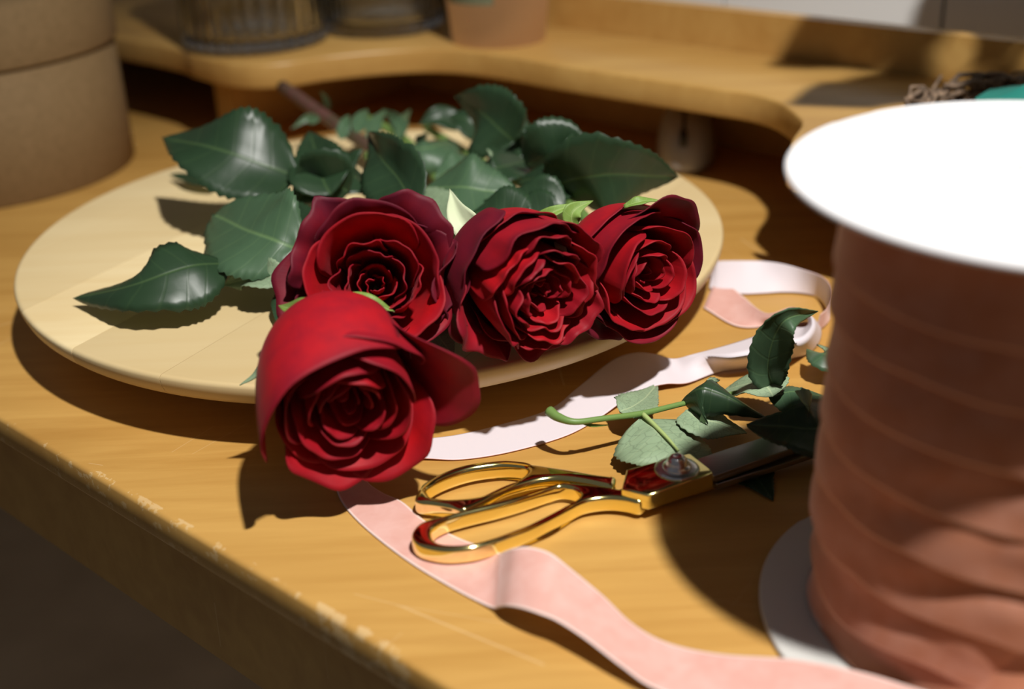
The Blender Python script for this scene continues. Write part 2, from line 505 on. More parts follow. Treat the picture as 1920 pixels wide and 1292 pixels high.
# ------------------------------------------------------------------ computer mouse under the shelf
mc = at(1286, 292, 0)
mouse = thing('computer_mouse', 'small white mouse lying in the shade under the curved raised shelf', 'computer mouse', (mc.x, mc.y, 0))
ax = (Vector((0, 0, 0)) - Vector((mc.x, mc.y, 0))).normalized(); sx_ = Vector((-ax.y, ax.x, 0))
V = []; nu, nv = 28, 12
for j in range(nv):
    e = PI / 2 * j / (nv - 1)
    for i in range(nu):
        q = 2 * PI * i / nu
        ce = math.cos(e) ** .6
        lx, ly = .0215 * ce * math.copysign(abs(math.cos(q)) ** .85, math.cos(q)), .048 * ce * math.copysign(abs(math.sin(q)) ** .85, math.sin(q))
        V.append(Vector((mc.x, mc.y, 0)) + sx_ * lx + ax * ly + Vector((0, 0, .003 + .037 * math.sin(e) * (1 - 2.2 * abs(ly)) + (.0)) ))
Fc = grid_faces(nu, nv, True) + [tuple(range(nu))[::-1]]
shell = obj('shell', V, Fc, M['plastic'], mouse)
tube_obj('button_slot', [Vector((mc.x, mc.y, 0)) - sx_ * .002 + ax * d + Vector((0, 0, z)) for d, z in ((.012, .0395), (.026, .0362), (.037, .0305), (.044, .0235))], .0011, M['black_plastic'], shell, 6, 'dark slot', 12)
tube_obj('scroll_wheel', [Vector((mc.x, mc.y, 0)) + ax * .0405 + sx_ * d + Vector((0, 0, .0252)) for d in (-.0045, .0005)], .0062, M['black_plastic'], mouse, 18, 'black wheel')

# ------------------------------------------------------------------ twig nest on the shelf's right wing, and an unseen plant added for shadows
rnd = random.Random(4)
NC = Vector((.292, .655, SZ))
nest = thing('twig_nest', 'brown twig nest with a scrap of teal cloth, behind the ribbon spool', 'nest', NC)
V, Fc = [], []
for k in range(110):
    q0 = rnd.uniform(0, 2 * PI); ln = rnd.uniform(.6, 1.5); rr = rnd.uniform(.040, .064); z0 = rnd.uniform(.003, .017)
    pts = []
    for j in range(7):
        q = q0 + ln * j / 6
        r = rr + rnd.uniform(-.004, .004) + (j in (0, 6)) * rnd.uniform(0, .006)
        pts.append(NC + Vector((r * math.cos(q), r * math.sin(q), max(.002, min(.021, z0 + rnd.uniform(-.004, .005))))))
    v, f = tube(pts, rnd.uniform(.0008, .002), 5)
    b = len(V); V += v; Fc += [tuple(i + b for i in ff) for ff in f]
o = obj('woven_twigs', V, Fc, M['twig'], nest); o['kind'] = 'stuff'
V = []
for j in range(9):
    for i in range(20):
        q = 2 * PI * i / 20; r = .034 * (1 - j / 8.0) + .0005
        nz = noise.noise(Vector((math.cos(q) * r * 50, math.sin(q) * r * 50, 1.7)))
        V.append(NC + Vector((.006 + r * math.cos(q) * 1.0, .004 + r * math.sin(q) * .7, .017 + .009 * math.sin(j / 8 * PI / 2) + nz * .004)))
obj('cloth_scrap', V, grid_faces(20, 9, True), M['teal'], nest, 'teal cloth')

PC = Vector((.405, .70, SZ))
plant = thing('shadow_plant', 'unseen potted plant added at the right end of the raised shelf to cast leafy shadows', 'plant', PC)
lathe('pot', [(0, SZ), (.034, SZ), (.044, SZ + .07), (.048, SZ + .07), (.049, SZ + .085), (.044, SZ + .085), (.042, SZ + .07), (0, SZ + .068)], M['terracotta'], plant, (PC.x, PC.y), 48)
PLANT_TIPS = [(.195, .60, .27), (.205, .66, .30), (.215, .57, .32), (.228, .63, .25), (.232, .70, .28), (.25, .60, .36), (.262, .66, .30), (.27, .55, .30), (.285, .60, .25), (.30, .70, .30), (.315, .62, .36), (.335, .56, .33), (.36, .70, .32), (.385, .62, .37), (.43, .66, .36), (.46, .72, .31), (.265, .71, .26), (.30, .64, .26), (.335, .62, .28), (.33, .72, .25)]

# ------------------------------------------------------------------ ribbon spool
SC = (.160, .334); SR = .0773; STOP = .1604
spool = thing('ribbon_spool', 'large spool of dusty pink velvet ribbon with a white top flange', 'ribbon spool', (SC[0], SC[1], 0))
def flange(name, z0, z1, mt, label=None):
    return lathe(name, [(.012, z0), (SR - .0008, z0), (SR, z0 + .0005), (SR, z1 - .0005), (SR - .0008, z1), (.0125, z1), (.012, z1 - .0005), (.012, z0)], mt, spool, SC, 128, label,
                 fn=lambda r, z, q: r - (.0007 if r > .07 and 2.05 < q < 2.28 else 0))
flange('top_flange', STOP - .0022, STOP, M['white_card'], 'white card disc')
flange('bottom_flange', .0004, .0026, M['grey_card'], 'grey card disc')
lathe('core_tube', [(.0105, .003), (.0119, .003), (.0119, STOP - .0003), (.0105, STOP - .0003), (.0105, .003)], M['grey_card'], spool, SC, 32)
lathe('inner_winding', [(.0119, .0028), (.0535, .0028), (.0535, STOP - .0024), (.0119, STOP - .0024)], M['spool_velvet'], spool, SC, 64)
NB = 8; pitch = (STOP - .010) / NB
for k in range(NB):
    n, rows = 160, 12
    V, uvs = [], []
    zc = .0045 + pitch * (k + .5)
    tl = .0035 if 0 < k < NB - 1 else .0012
    th0 = random.Random(k).uniform(1.2, 1.7)
    for j in range(rows):
        fz = j / (rows - 1)              # 0 lower edge .. 1 upper edge
        hw = pitch * .5 + .0072
        for i in range(n):
            q = 2 * PI * i / n
            ruck = max(0, 1 - max(0, zc - .045) / .06) if zc < .12 else 0
            front_ = max(0, math.cos(q - 4.75)) ** 2
            a_ = .35 + ruck * (.4 + 1.0 * front_)
            nz = noise.noise(Vector((math.cos(q - fz * .25) * 2.1, math.sin(q - fz * .25) * 2.1, fz * 1.1 + k * 3.1))) * .0048 * a_
            nz += noise.noise(Vector((math.cos(q - fz * .3) * 4.5, math.sin(q - fz * .3) * 4.5, fz * 2.2 + k * 5.7))) * .0016 * a_
            dz = noise.noise(Vector((math.cos(q) * 2.2, math.sin(q) * 2.2, k * 9.3 + fz * .2))) * .0045 * (.3 + ruck)
            r = max(.0545, .0604 - .0036 * fz + nz * max(.08, 1 - 1.25 * abs(fz - .34) / .62))
            z = zc + (fz - .5) * 2 * hw + tl * math.sin(q - th0) + dz
            z = max(.0032, min(STOP - .0028, z))
            V.append((SC[0] + r * math.cos(q), SC[1] + r * math.sin(q), z)); uvs.append((i / n, fz))
    Fc = grid_faces(n, rows, True)
    mi = [1 if j == 0 else 0 for j in range(rows - 1) for _ in range(n)]
    # the selvage is the narrow lowest row
    for i in range(n):
        a, b = V[i], V[n + i]
        z_ = a[2] + min(.0009, (b[2] - a[2])); t_ = (z_ - a[2]) / max(1e-6, b[2] - a[2])
        V[n + i] = tuple(a[c] + (b[c] - a[c]) * t_ for c in range(3))
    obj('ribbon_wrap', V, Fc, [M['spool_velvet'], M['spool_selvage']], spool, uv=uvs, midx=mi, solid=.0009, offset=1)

# ------------------------------------------------------------------ ribbon tail
def ribbon(name, secs, res, mats, parent=None, up_first=True):
    """strip through cross-sections ((x,y,z) edge A, (x,y,z) edge B); first material faces up"""
    A = catmull([P3(s[0]) for s in secs], res); B = catmull([P3(s[-1]) for s in secs], res)
    Md = catmull([P3(s[1]) if len(s) == 3 else (P3(s[0]) + P3(s[1])) / 2 for s in secs], res)     # a crease along the middle, where given
    nu = 9; V, uvs = [], []
    ts = [0, .035, .16, .33, .5, .67, .84, .965, 1]
    for j in range(res):
        for i, t_ in enumerate(ts):
            V.append(A[j].lerp(Md[j], t_ * 2) if t_ < .5 else Md[j].lerp(B[j], t_ * 2 - 1)); uvs.append((t_, j / res))
    Fc = grid_faces(nu, res)
    mi = []
    for j in range(res - 1):
        for i in range(nu - 1): mi.append(1 if i in (0, nu - 2) else 0)
    return obj(name, V, Fc, mats, parent, uv=uvs, midx=mi, solid=.0004, moff=2, rim=1, offset=0)

tail = thing('velvet_ribbon', 'loose pink velvet ribbon winding from the spool under the scissors and around the roses', 'ribbon', tuple(at(940, 1090, 0)))
rib = [M['velvet'], M['selvage'], M['satin'], M['selvage']]
ribr = [M['satin'], M['satin'], M['velvet'], M['selvage']]
e = .0007
ribbon('velvet_run', [((720, 850, e), (650, 835, e)), ((675, 880, e), (630, 868, e)), ((690, 905, e), (627, 893, e)), ((718, 925, e), (633, 925, e)), ((755, 942, e), (652, 957, e)), ((797, 977, e), (696, 1000, e)),
        ((862, 1010, e), (770, 1056, e)), ((908, 1026, e), (850, 1104, e)), ((930, 1035, .002), (900, 1130, .001)), ((940, 1037, .005), (926, 1141, .002)), ((947, 1034, .009), (937, 1139, .005)),
        ((965, 1028, .014), (952, 1137, .0085)), ((992, 1026, .016), (978, 1141, .011)), ((1031, 1037, .016), (1010, 1151, .012)), ((1069, 1066, .013), (1045, 1165, .0115)), ((1130, 1117, .008), (1097, 1198, .010)),
        ((1186, 1170, .004), (1163, 1248, .007)), ((1252, 1206, .0025), (1225, 1290, .004)), ((1350, 1227, .0022), (1320, 1320, .003)), ((1491, 1237, .005), (1470, 1345, .005)),
        ((1620, 1262, .009), (1600, 1375, .009)), ((1780, 1310, .012), (1760, 1430, .012)), ((1930, 1335, .012), (1920, 1460, .012))], 190, rib, tail)
ribbon('reverse_run', [((715, 838, .0016), (690, 872, .0016)), ((770, 826, .0014), (780, 860, .0014)), ((850, 817, e), (862, 862, e)), ((930, 799, e), (955, 848, e)), ((1030, 768, e), (1060, 818, e)), ((1085, 726, .0025), (1125, 783, .001)),
        ((1148, 676, .006), (1178, 745, .003)), ((1190, 662, .008), (1215, 728, .004)), ((1225, 664, .008), (1250, 720, .004)), ((1262, 673, .005), (1290, 718, .002)), ((1302, 664, .009), (1318, 669, .010), (1346, 698, .0012)), ((1372, 645, .010), (1372, 670, .014), (1396, 691, .001)), ((1439, 623, .010), (1434, 659, .016), (1458, 679, .001)), ((1475, 612, .010), (1470, 648, .017), (1490, 671, .001)),
        ((1502, 614, .009), (1497, 641, .018), (1516, 662, .001)), ((1512, 612, .012), (1514, 628, .019), (1534, 645, .001)), ((1516, 604, .014), (1524, 611, .019), (1540, 624, .001)), ((1512, 592, .015), (1521, 593, .019), (1534, 606, .001)), ((1498, 582, .015), (1505, 581, .018), (1516, 600, .001)),
        ((1482, 576, .014), (1487, 584, .012), (1490, 603, .001)), ((1436, 587, .008), (1434, 597, .006), (1438, 612, .001)), ((1391, 554, .003), (1379, 611, .001)), ((1346, 514, .003), (1319, 577, .001))], 190, ribr, tail)
ribbon('loop_run', [((1338, 496, .008), (1330, 540, .0015)), ((1348, 490, .011), (1350, 546, .0015)), ((1391, 489, .013), (1391, 551, .001)), ((1430, 490, .013), (1430, 550, .001)), ((1468, 495, .014), (1468, 548, .001)), ((1505, 505, .014), (1505, 550, .001)), ((1540, 518, .015), (1536, 558, .001)),
        ((1557, 535, .016), (1553, 580, .001)), ((1560, 556, .015), (1556, 598, .001)), ((1552, 577, .013), (1545, 612, .001)), ((1538, 590, .012), (1530, 622, .001))], 120, ribr, tail)
# ------------------------------------------------------------------ scissors
sc = thing('scissors', 'gold-handled steel tailoring scissors lying on the desk in front of the roses', 'scissors', tuple(at(1270, 900, 0)))
def plate(name, loops, z0, z1, mt, bevel=.0014, smooth_n=6, label=None, tilt=None):
    """flat part from traced closed outlines (first = outline, others = holes), rounded edges"""
    cu = bpy.data.curves.new(name, 'CURVE'); cu.dimensions = '2D'; cu.fill_mode = 'BOTH'
    cu.extrude = (z1 - z0) / 2 - bevel; cu.bevel_depth = bevel; cu.bevel_resolution = 3; cu.offset = -bevel
    for lp, sm in loops:
        pts = [at(x, y, z1) for x, y in lp]
        pts = catmull(pts, len(pts) * smooth_n, True) if sm else pts
        spn = cu.splines.new('POLY'); spn.points.add(len(pts) - 1); spn.use_cyclic_u = True
        for p, q in zip(spn.points, pts): p.co = (q.x, q.y, 0, 1)
    tmp = bpy.data.objects.new('tmp', cu); C.objects.link(tmp)
    bpy.context.view_layer.update()
    me = bpy.data.meshes.new_from_object(tmp.evaluated_get(bpy.context.evaluated_depsgraph_get()))
    bpy.data.objects.remove(tmp); bpy.data.curves.remove(cu)
    me.name = name; me.materials.clear(); me.materials.append(mt)
    me.transform(Matrix.Translation((0, 0, (z0 + z1) / 2)))
    if tilt: tilt(me)
    bm = bmesh.new(); bm.from_mesh(me); bmesh.ops.remove_doubles(bm, verts=bm.verts, dist=1e-6); bm.to_mesh(me); bm.free()
    return sharp(link(name, me, sc, label), 60)

piv = at(1270, 885, .008)
def lift(k):
    # the bows rest on the desk, the pivot end rides a little higher
    def f(me):
        for v in me.vertices:
            d = max(0, 1 - (Vector((v.co.x, v.co.y, 0)) - Vector((piv.x, piv.y, 0))).length / .06)
            v.co.z += k * d
    return f
near_out = [(771, 1002), (777, 1014), (794, 1023), (828, 1029.5), (862, 1029), (896, 1024), (930, 1014), (964, 1001.5), (998, 988), (1042, 966), (1071, 951), (1092, 941), (1115, 936), (1144, 934), (1173, 937), (1195, 942), (1207, 939),
            (1215, 928), (1190, 920), (1163, 918), (1144, 914), (1110, 909), (1078, 905.5), (1057, 904.5), (1039, 907), (1022, 913), (1000, 921), (981, 926), (930, 938), (879, 952), (837, 964), (811, 970), (791, 977), (777, 988)]
near_hole = [(808.5, 995), (811, 1007), (820, 1015), (837, 1019), (862, 1019.5), (889, 1016.5), (922, 1007.5), (947, 1000), (975, 991), (998, 982.5), (1027, 970), (1052, 955), (1071, 942.5), (1085, 932), (1088, 925), (1083, 919.5), (1070, 914), (1052, 912), (1034, 916), (998, 927.5), (969, 937), (930, 948), (879, 960.5), (845, 970), (824, 979), (813, 987)]
far_out = [(778, 934), (779, 925), (785.5, 914), (802.6, 898.5), (828, 884), (862, 871.5), (896, 865), (930, 862.5), (964, 864), (1000, 868.5), (1040, 875), (1071, 880), (1115, 888.5), (1150, 894), (1155, 898),
           (1152, 911), (1147, 914), (1130, 910), (1100, 903), (1071, 898), (1042, 895.5), (1013, 898.5), (984, 905.5), (955, 915), (925, 929), (900, 942), (880, 951), (866, 954), (845, 946.5), (811, 940.5), (790, 938.5)]
far_hole = [(800, 914), (803, 923), (811, 930.5), (828, 933), (862, 932.5), (896, 928.5), (930, 917.5), (956, 906), (972, 896.5), (985, 886), (989, 878), (981, 872.5), (947, 869.5), (913, 872.5), (879, 878.5), (845, 889), (818, 901)]
hz = .0085
plate('handle', [(near_out, True), (near_hole, True)], .0012, hz, M['gold'], .0016, 5, 'gold lower handle', lift(.0012))
plate('handle', [(far_out, True), (far_hole, True)], .0012, hz + .0006, M['gold'], .0022, 5, 'gold upper handle', lift(.0012))
blk = [(1174, 880), (1180, 878.5), (1228, 865), (1290, 849.5), (1296, 850), (1331, 878), (1337, 886), (1288, 903.5), (1251, 916.5), (1216, 928), (1166, 915.5)]
pvb = plate('pivot_block', [(blk, False)], .0052, .0125, M['gold'], .0009, 1)
low = [(1221, 942), (1342, 905), (1335, 892), (1300, 870), (1200, 900), (1205, 930)]
plate('lower_block', [(low, False)], .0015, .0048, M['gold'], .0006, 1)
def blade(name, pts, z0, z1, bev):
    return plate(name, [(pts, False)], z0, z1, M['blade'], bev, 1)
blade('blade', [(1305, 861), (1362, 841.5), (1430, 820), (1560, 790), (1640, 778), (1632, 783), (1560, 814), (1473, 845), (1339, 892), (1320, 880)], .0085, .0115, .0004)
blade('blade', [(1320, 880), (1400, 850), (1560, 815), (1640, 797), (1632, 806), (1560, 838), (1473, 868), (1345, 908), (1330, 900)], .0045, .0072, .0004)
blade('blade_bevel', [(1340, 893), (1473, 846), (1560, 815), (1632, 784), (1634, 786), (1562, 819), (1474, 851), (1341, 898.5)], .0082, .0098, .0002)
wc = at(1269, 879.5, .0125)
nw = 48
lathe('washer', [(0, .0124), (.0088, .0124), (.0092, .0128), (.0088, .0132), (.0070, .0136), (.0050, .0136), (0, .0136)], M['steel'], pvb, (wc.x, wc.y), 96,
      fn=lambda r, z, q: r - (.00018 if (.006 < r) and int(q * 96 / 2 / PI) % 2 else 0))
lathe('screw', [(.0058, .0134), (.0060, .0139), (.0054, .0146), (.0046, .0149), (.0044, .0152), (.0042, .0163), (.0036, .0176), (.0026, .0185), (.0014, .0189), (.0011, .0186), (0, .0186)], M['steel'], pvb, (wc.x, wc.y), 48)

# ------------------------------------------------------------------ leaves
def leaf(parent, spine, hw, n=(0, 0, 1), mats=('leaf', 'leaf_under'), fold=.25, cup=0.0, twist=(0, 0), wave=.12, serr=.085, seed=0, shape='leaf', name='leaf', label=None, nv=34, solid=.00035, asym=0.0):
    """leaf blade along a spine (photo x, y, height), hw = half width in metres, n = direction its face looks"""
    pts = catmull([P3(p) for p in spine], nv)
    n0 = Vector(n).normalized(); rg = random.Random(seed)
    nu = 9; V, uvs = [], []
    for j in range(nv):
        v = j / (nv - 1)
        tg = (pts[min(j + 1, nv - 1)] - pts[max(j - 1, 0)]).normalized()
        q = math.radians(twist[0] + (twist[1] - twist[0]) * v)
        nn = n0 - tg * n0.dot(tg)
        nn.normalize()
        nn = Matrix.Rotation(q, 3, tg) @ nn
        sd = tg.cross(nn).normalized()
        if shape == 'leaf': wv = (math.sin(PI * min(1, v ** .78)) ** .82) * (1 - .30 * v ** 2) * 1.05 if 0 < v < 1 else 0
        elif shape == 'blunt': wv = (math.sin(PI * v ** .95) ** .55) if 0 < v < 1 else 0
        else: wv = (math.sin(PI * (v * .86 + .10)) ** .9) * (1 - v) ** .35 if v < 1 else 0      # sepal
        if serr and .04 < v < .97:
            wv *= 1 + serr * (((v * 17 + seed * .37) % 1.0) - .5) * 1.6
        for i in range(nu):
            u = 2 * i / (nu - 1) - 1
            wd = hw * wv * (1 + asym * u)
            x = u * wd * math.cos(fold * abs(u) ** .6)
            z = abs(u) * wd * math.sin(fold) - cup * u * u * wd
            z += wave * hw * math.sin(v * 9 + seed + (2.2 if u > 0 else 0)) * abs(u) ** 1.5 * math.sin(PI * v)
            z += .06 * hw * noise.noise(Vector((u * 1.8, v * 4, seed * 3.3)))
            V.append(pts[j] + sd * x + nn * z); uvs.append((u * .5 * max(.25, wv), v))
    Fc = grid_faces(nu, nv)
    # the face carrying the first material looks along n
    a, b, c, d = Fc[len(Fc) // 2]
    nf = (V[b] - V[a]).cross(V[d] - V[a])
    midn = nn
    if nf.dot((n0 if abs(twist[0]) + abs(twist[1]) < 60 else nn)) < 0: Fc = [f[::-1] for f in Fc]
    return obj(name, V, Fc, [M[mats[0]], M[mats[1]]], parent, label, uv=uvs, solid=solid, moff=1, rim=0, offset=-1)

def sepal(parent, spine, hw, n, **k):
    k.setdefault('mats', ('sepal', 'sepal_in')); k.setdefault('serr', 0); k.setdefault('fold', .35)
    return leaf(parent, spine, hw, n, name='sepal', shape='sepal', nv=16, **k)

for k, tp in enumerate(PLANT_TIPS):
    tp = Vector(tp); r0 = PC + Vector((.008 * math.cos(k), .008 * math.sin(k), .066))
    bs = tp.lerp(Vector((.40, tp.y + .04, tp.z + .02)), .36) if k < 11 else tp.lerp(PC + Vector((0, 0, .2)), .4)
    tube_obj('stalk', [r0, r0.lerp(bs, .5) + Vector((.01, 0, .02)), bs], .0012, M['stem'], plant, 6, None, 10)
    leaf(plant, [bs, bs.lerp(tp, .35) + Vector((0, 0, .006)), bs.lerp(tp, .7) + Vector((0, 0, .005)), tp], .024, (0, -.3, 1), fold=.15, seed=70 + k, nv=20)

# ------------------------------------------------------------------ roses
def bez(P, s):
    a, b, c, d = P; k = 1 - s
    return (a[0] * k ** 3 + 3 * b[0] * k * k * s + 3 * c[0] * k * s * s + d[0] * s ** 3,
            a[1] * k ** 3 + 3 * b[1] * k * k * s + 3 * c[1] * k * s * s + d[1] * s ** 3)

class Bloom:
    def __init__(s, root, opening, axis, H, R, seed, spin=0):
        s.root, s.H, s.R = root, H, R
        s.A = Vector(axis).normalized()
        s.X = Vector((0, 0, 1)).cross(s.A).normalized(); s.Y = s.A.cross(s.X)
        s.base = P3(opening) - s.A * H
        s.rg = random.Random(seed); s.seed = seed
    def pt(s, r, q, z): return s.base + s.A * z + (s.X * math.cos(q) + s.Y * math.sin(q)) * r
    def petal(s, phi, W, R, Rt, H, curl=0.0, ruf=.0, notch=.22, flare=0.0, mt='petal', nu=15, nv=14, belly=1.0, tipw=1.0, side=0.0, dent=0.0, Rm=None, skew=0.0):
        """phi, W in degrees (centre and half width); radii and heights as shares of the bloom's R and H"""
        R_, Rt_, H_ = R * s.R, Rt * s.R, H * s.H
        P = ((.10 * R_, 0), (belly * R_ * 1.05, .02 * H_), ((Rm if Rm is not None else R) * s.R * 1.06, .68 * H_), (Rt_, H_))
        sd = s.rg.uniform(0, 50); V, uvs = [], []
        for j in range(nv):
            v = j / (nv - 1)
            for i in range(nu):
                u = 2 * i / (nu - 1) - 1
                se = v * (1 - notch * abs(u) ** 2.6 - dent * math.exp(-(u / .25) ** 2))
                r, z = bez(P, se); z *= 1 + skew * u * se
                k = max(0, (se - .62) / .38)
                r += curl * s.R * k * k; z -= curl * s.R * .75 * k ** 3
                wf = (.62 + .38 * math.sin(PI / 2 * min(1, se / .55))) * (1 + (tipw - 1) * se)
                q = math.radians(phi) + u * math.radians(W) * wf
                r += flare * s.R * abs(u) ** 3 * se + side * s.R * u * se
                if ruf:
                    a = ruf * s.R * max(0, (max(se, .9 * se + .4 * abs(u) * se) - .45)) ** 1.5 * 2
                    r += a * noise.noise(Vector((u * 2.6, v * 2.2, sd))) * 1.3 + a * .55 * noise.noise(Vector((u * 7, v * 3, sd + 9)))
                    z += a * .9 * noise.noise(Vector((u * 3.1, v * 2.2, sd + 21)))
                V.append(s.pt(max(.0006, r), q, z)); uvs.append(((u + 1) / 2, max(v, abs(u) ** 4 * .97)))
        return obj('petal', V, [f[::-1] for f in grid_faces(nu, nv)], M[mt], s.root, uv=uvs, solid=.0005, sub=1, offset=0)
    def ring(s, n, R, Rt, H, W, curl=0, ruf=.0, jit=6, ph=None, mt='petal', **k):
        p0 = s.rg.uniform(0, 360) if ph is None else ph
        for i in range(n):
            g = s.rg.uniform
            s.petal(p0 + 360 / n * i + g(-jit, jit), W * g(.94, 1.06), R * g(.96, 1.04), Rt * g(.95, 1.05), H * g(.97, 1.025), curl * g(.6, 1.4), ruf, side=.03, mt=mt, **k)
    def core(s, ruf=.05, rings=None):
        rings = rings or [(3, .13, .085, .84, 66), (3, .22, .19, .88, 66), (4, .33, .31, .91, 58), (5, .45, .44, .94, 50), (5, .58, .59, .965, 48), (5, .71, .74, .975, 46)]
        for n, R, Rt, H, W in rings:
            s.ring(n, R, Rt, H, W, curl=.02 + .06 * Rt, ruf=ruf * (.5 + Rt), jit=9)
    def calyx(s):
        V, Fc = tube([s.base - s.A * .012, s.base - s.A * .008, s.base - s.A * .003, s.base + s.A * .001], [.0028, .0052, .0062, .0075], 14)
        return obj('calyx', V, Fc, M['sepal'], s.root)

G = 'cut red roses on the turntable board'
STEM_TO = [(800, 262, .046), (640, 245, .052), (530, 165, .062)]
def rose(label, base_px):
    return thing('rose', label, 'rose', tuple(P3(base_px)), G)

# rose 1: open, left of the row
r1 = rose('wide-open dark red rose on the left of the row of three at the board edge', (670, 470, .062))
b1 = Bloom(r1, (706, 522, .086), (.12, -.86, .48), .043, .0275, 11)
b1.core(.12, [(3, .14, .10, .58, 70), (3, .27, .25, .68, 68), (4, .40, .42, .84, 58), (5, .56, .60, .95, 50)])
b1.petal(100, 66, .76, .92, 1.06, .10, .10)
b1.petal(28, 60, .76, .90, .98, .12, .10)
b1.petal(-48, 60, .74, .92, .92, .14, .10)
b1.petal(-118, 60, .74, .86, .92, .12, .10)
b1.petal(168, 40, .78, 1.02, .98, .06, .05)
b1.petal(92, 54, .90, 1.05, 1.04, .16, .14, mt='guard_dark')
b1.petal(138, 42, .92, 1.30, .86, .20, .24, mt='guard_dark')
b1.petal(182, 44, .92, 1.30, .62, .26, .20, mt='guard_dark')
b1.petal(50, 36, .95, 1.24, .84, .22, .16, mt='guard_dark')
b1.petal(5, 48, .92, 1.12, .80, .24, .16, mt='guard_dark')
b1.petal(-42, 42, .90, 1.08, .74, .20, .16, mt='guard')
b1.petal(-100, 52, .90, 1.00, .70, .20, .14, mt='guard')
b1.petal(-150, 46, .92, 1.12, .66, .20, .16, mt='guard_dark')
b1.calyx()

# rose 2: very ruffled, middle
r2 = rose('ruffled dark red rose in the middle of the row of three at the board edge', (955, 480, .070))
b2 = Bloom(r2, (1042, 564, .0715), (.50, -.82, -.05), .057, .0286, 23)
b2.core(.13, [(3, .13, .10, .84, 70), (3, .24, .22, .90, 66), (4, .36, .36, .95, 58), (5, .49, .50, .98, 52), (5, .62, .66, .99, 48), (6, .75, .82, .97, 44)])
b2.petal(95, 58, .92, .96, .93, .10, .16, mt='guard')
b2.petal(25, 50, .90, 1.00, .88, .16, .20, mt='guard')
b2.petal(-35, 48, .90, 1.0, .84, .18, .24, mt='guard')
b2.petal(-92, 50, .86, .92, .84, .16, .22, mt='guard')
b2.petal(-145, 46, .94, 1.06, .80, .22, .30, mt='guard')
b2.petal(156, 54, 1.10, 1.10, .72, .12, .14, mt='guard_dark')
b2.petal(192, 50, 1.06, 1.18, .56, .20, .22, mt='guard_dark')
b2.petal(92, 52, .98, 1.0, .66, .14, .12, mt='guard')
b2.petal(-118, 44, .92, 1.0, .60, .20, .26, mt='guard_dark')
b2.petal(-62, 44, .90, .98, .66, .20, .24, mt='guard')
b2.calyx()

# rose 3: right
r3 = rose('dark red rose on the right of the row of three, nearest the board right rim', (1160, 440, .070))
b3 = Bloom(r3, (1243, 526, .066), (.56, -.82, .04), .050, .0272, 37)
b3.core(.06, [(3, .14, .10, .80, 68), (3, .26, .23, .86, 66), (4, .38, .38, .92, 56), (4, .52, .54, .97, 56)])
b3.petal(150, 62, .66, .72, 1.0, .06, .08)
b3.petal(40, 60, .68, .76, .98, .08, .08)
b3.petal(-70, 66, .70, .80, .96, .10, .08)
b3.petal(-130, 56, .78, .88, .94, .10, .10)
b3.petal(-40, 54, .82, .98, .92, .10, .10)
b3.petal(62, 46, .84, 1.22, .98, .14, .10, mt='guard_dark')
b3.petal(120, 58, .96, .98, .93, .12, .10, mt='guard')
b3.petal(8, 44, .86, 1.04, .90, .12, .10, mt='guard_dark')
b3.petal(-88, 58, .90, 1.06, .92, .10, .10, mt='guard')
b3.petal(188, 48, .96, 1.02, .82, .14, .12, mt='guard_dark')
b3.petal(-140, 46, .98, 1.10, .74, .18, .14, mt='guard_dark')
b3.petal(92, 56, 1.02, 1.0, .66, .10, .08, mt='guard')
b3.calyx()

# rose 4: hangs over the front rim
r4 = rose('bright red half-open rose hanging over the front rim of the board', (640, 600, .068))
b4 = Bloom(r4, (666, 794, .050), (.24, -.93, -.24), .064, .0310, 41)
b4.core(.04, [(3, .13, .10, .84, 70), (3, .25, .23, .89, 68), (4, .37, .36, .93, 58), (4, .49, .49, .95, 58)])
b4.petal(105, 66, .62, .62, .97, .03, .05)
b4.petal(-20, 62, .62, .66, .97, .05, .05)
b4.petal(-125, 64, .62, .68, .96, .06, .06)
b4.petal(40, 62, .74, .78, .97, .04, .05)
b4.petal(-78, 62, .74, .86, .97, .10, .06)
b4.petal(172, 60, .72, .80, .97, .06, .05)
b4.petal(124, 80, 1.06, .98, 1.02, .05, .05, mt='guard', notch=.12, Rm=1.10, skew=.13, side=.13)
b4.petal(2, 46, .86, 1.36, 1.0, .24, .10, mt='guard', notch=.34)
b4.petal(-58, 48, .84, 1.06, 1.04, .22, .10)
b4.petal(-112, 46, .80, .98, 1.04, .20, .10)
b4.petal(-140, 46, .80, .86, .92, .10, .08)
b4.petal(60, 54, .92, .96, .86, .08, .06, mt='guard')
b4.petal(-92, 46, .96, 1.06, .86, .18, .10, mt='guard')
b4.calyx()

UPN = (0, -.25, 1)
FACE = (0, -.75, .65)
# stems
def stem(r, b, pts, rad, mt):
    p = [b.base - b.A * .006] + [P3(q) for q in pts]
    return tube_obj('stem', p, rad, M[mt], r, 12, None, 40)
stem(r4, b4, [(645, 560, .062), (700, 470, .046), (745, 390, .046), (715, 300, .050), (640, 240, .054), (585, 202, .058), (530, 163, .062)], [.0028, .003, .0032, .0034, .0040, .0044, .0047, .0047], 'stem_brown')
stem(r1, b1, [(665, 450, .052), (690, 400, .046), (700, 330, .050), (690, 290, .052)], .0026, 'stem')
stem(r2, b2, [(900, 440, .060), (850, 380, .046), (800, 310, .044), (760, 262, .046), (690, 222, .05)], .0028, 'stem')
stem(r3, b3, [(1090, 400, .058), (990, 350, .046), (880, 290, .044), (800, 240, .046)], .0028, 'stem')

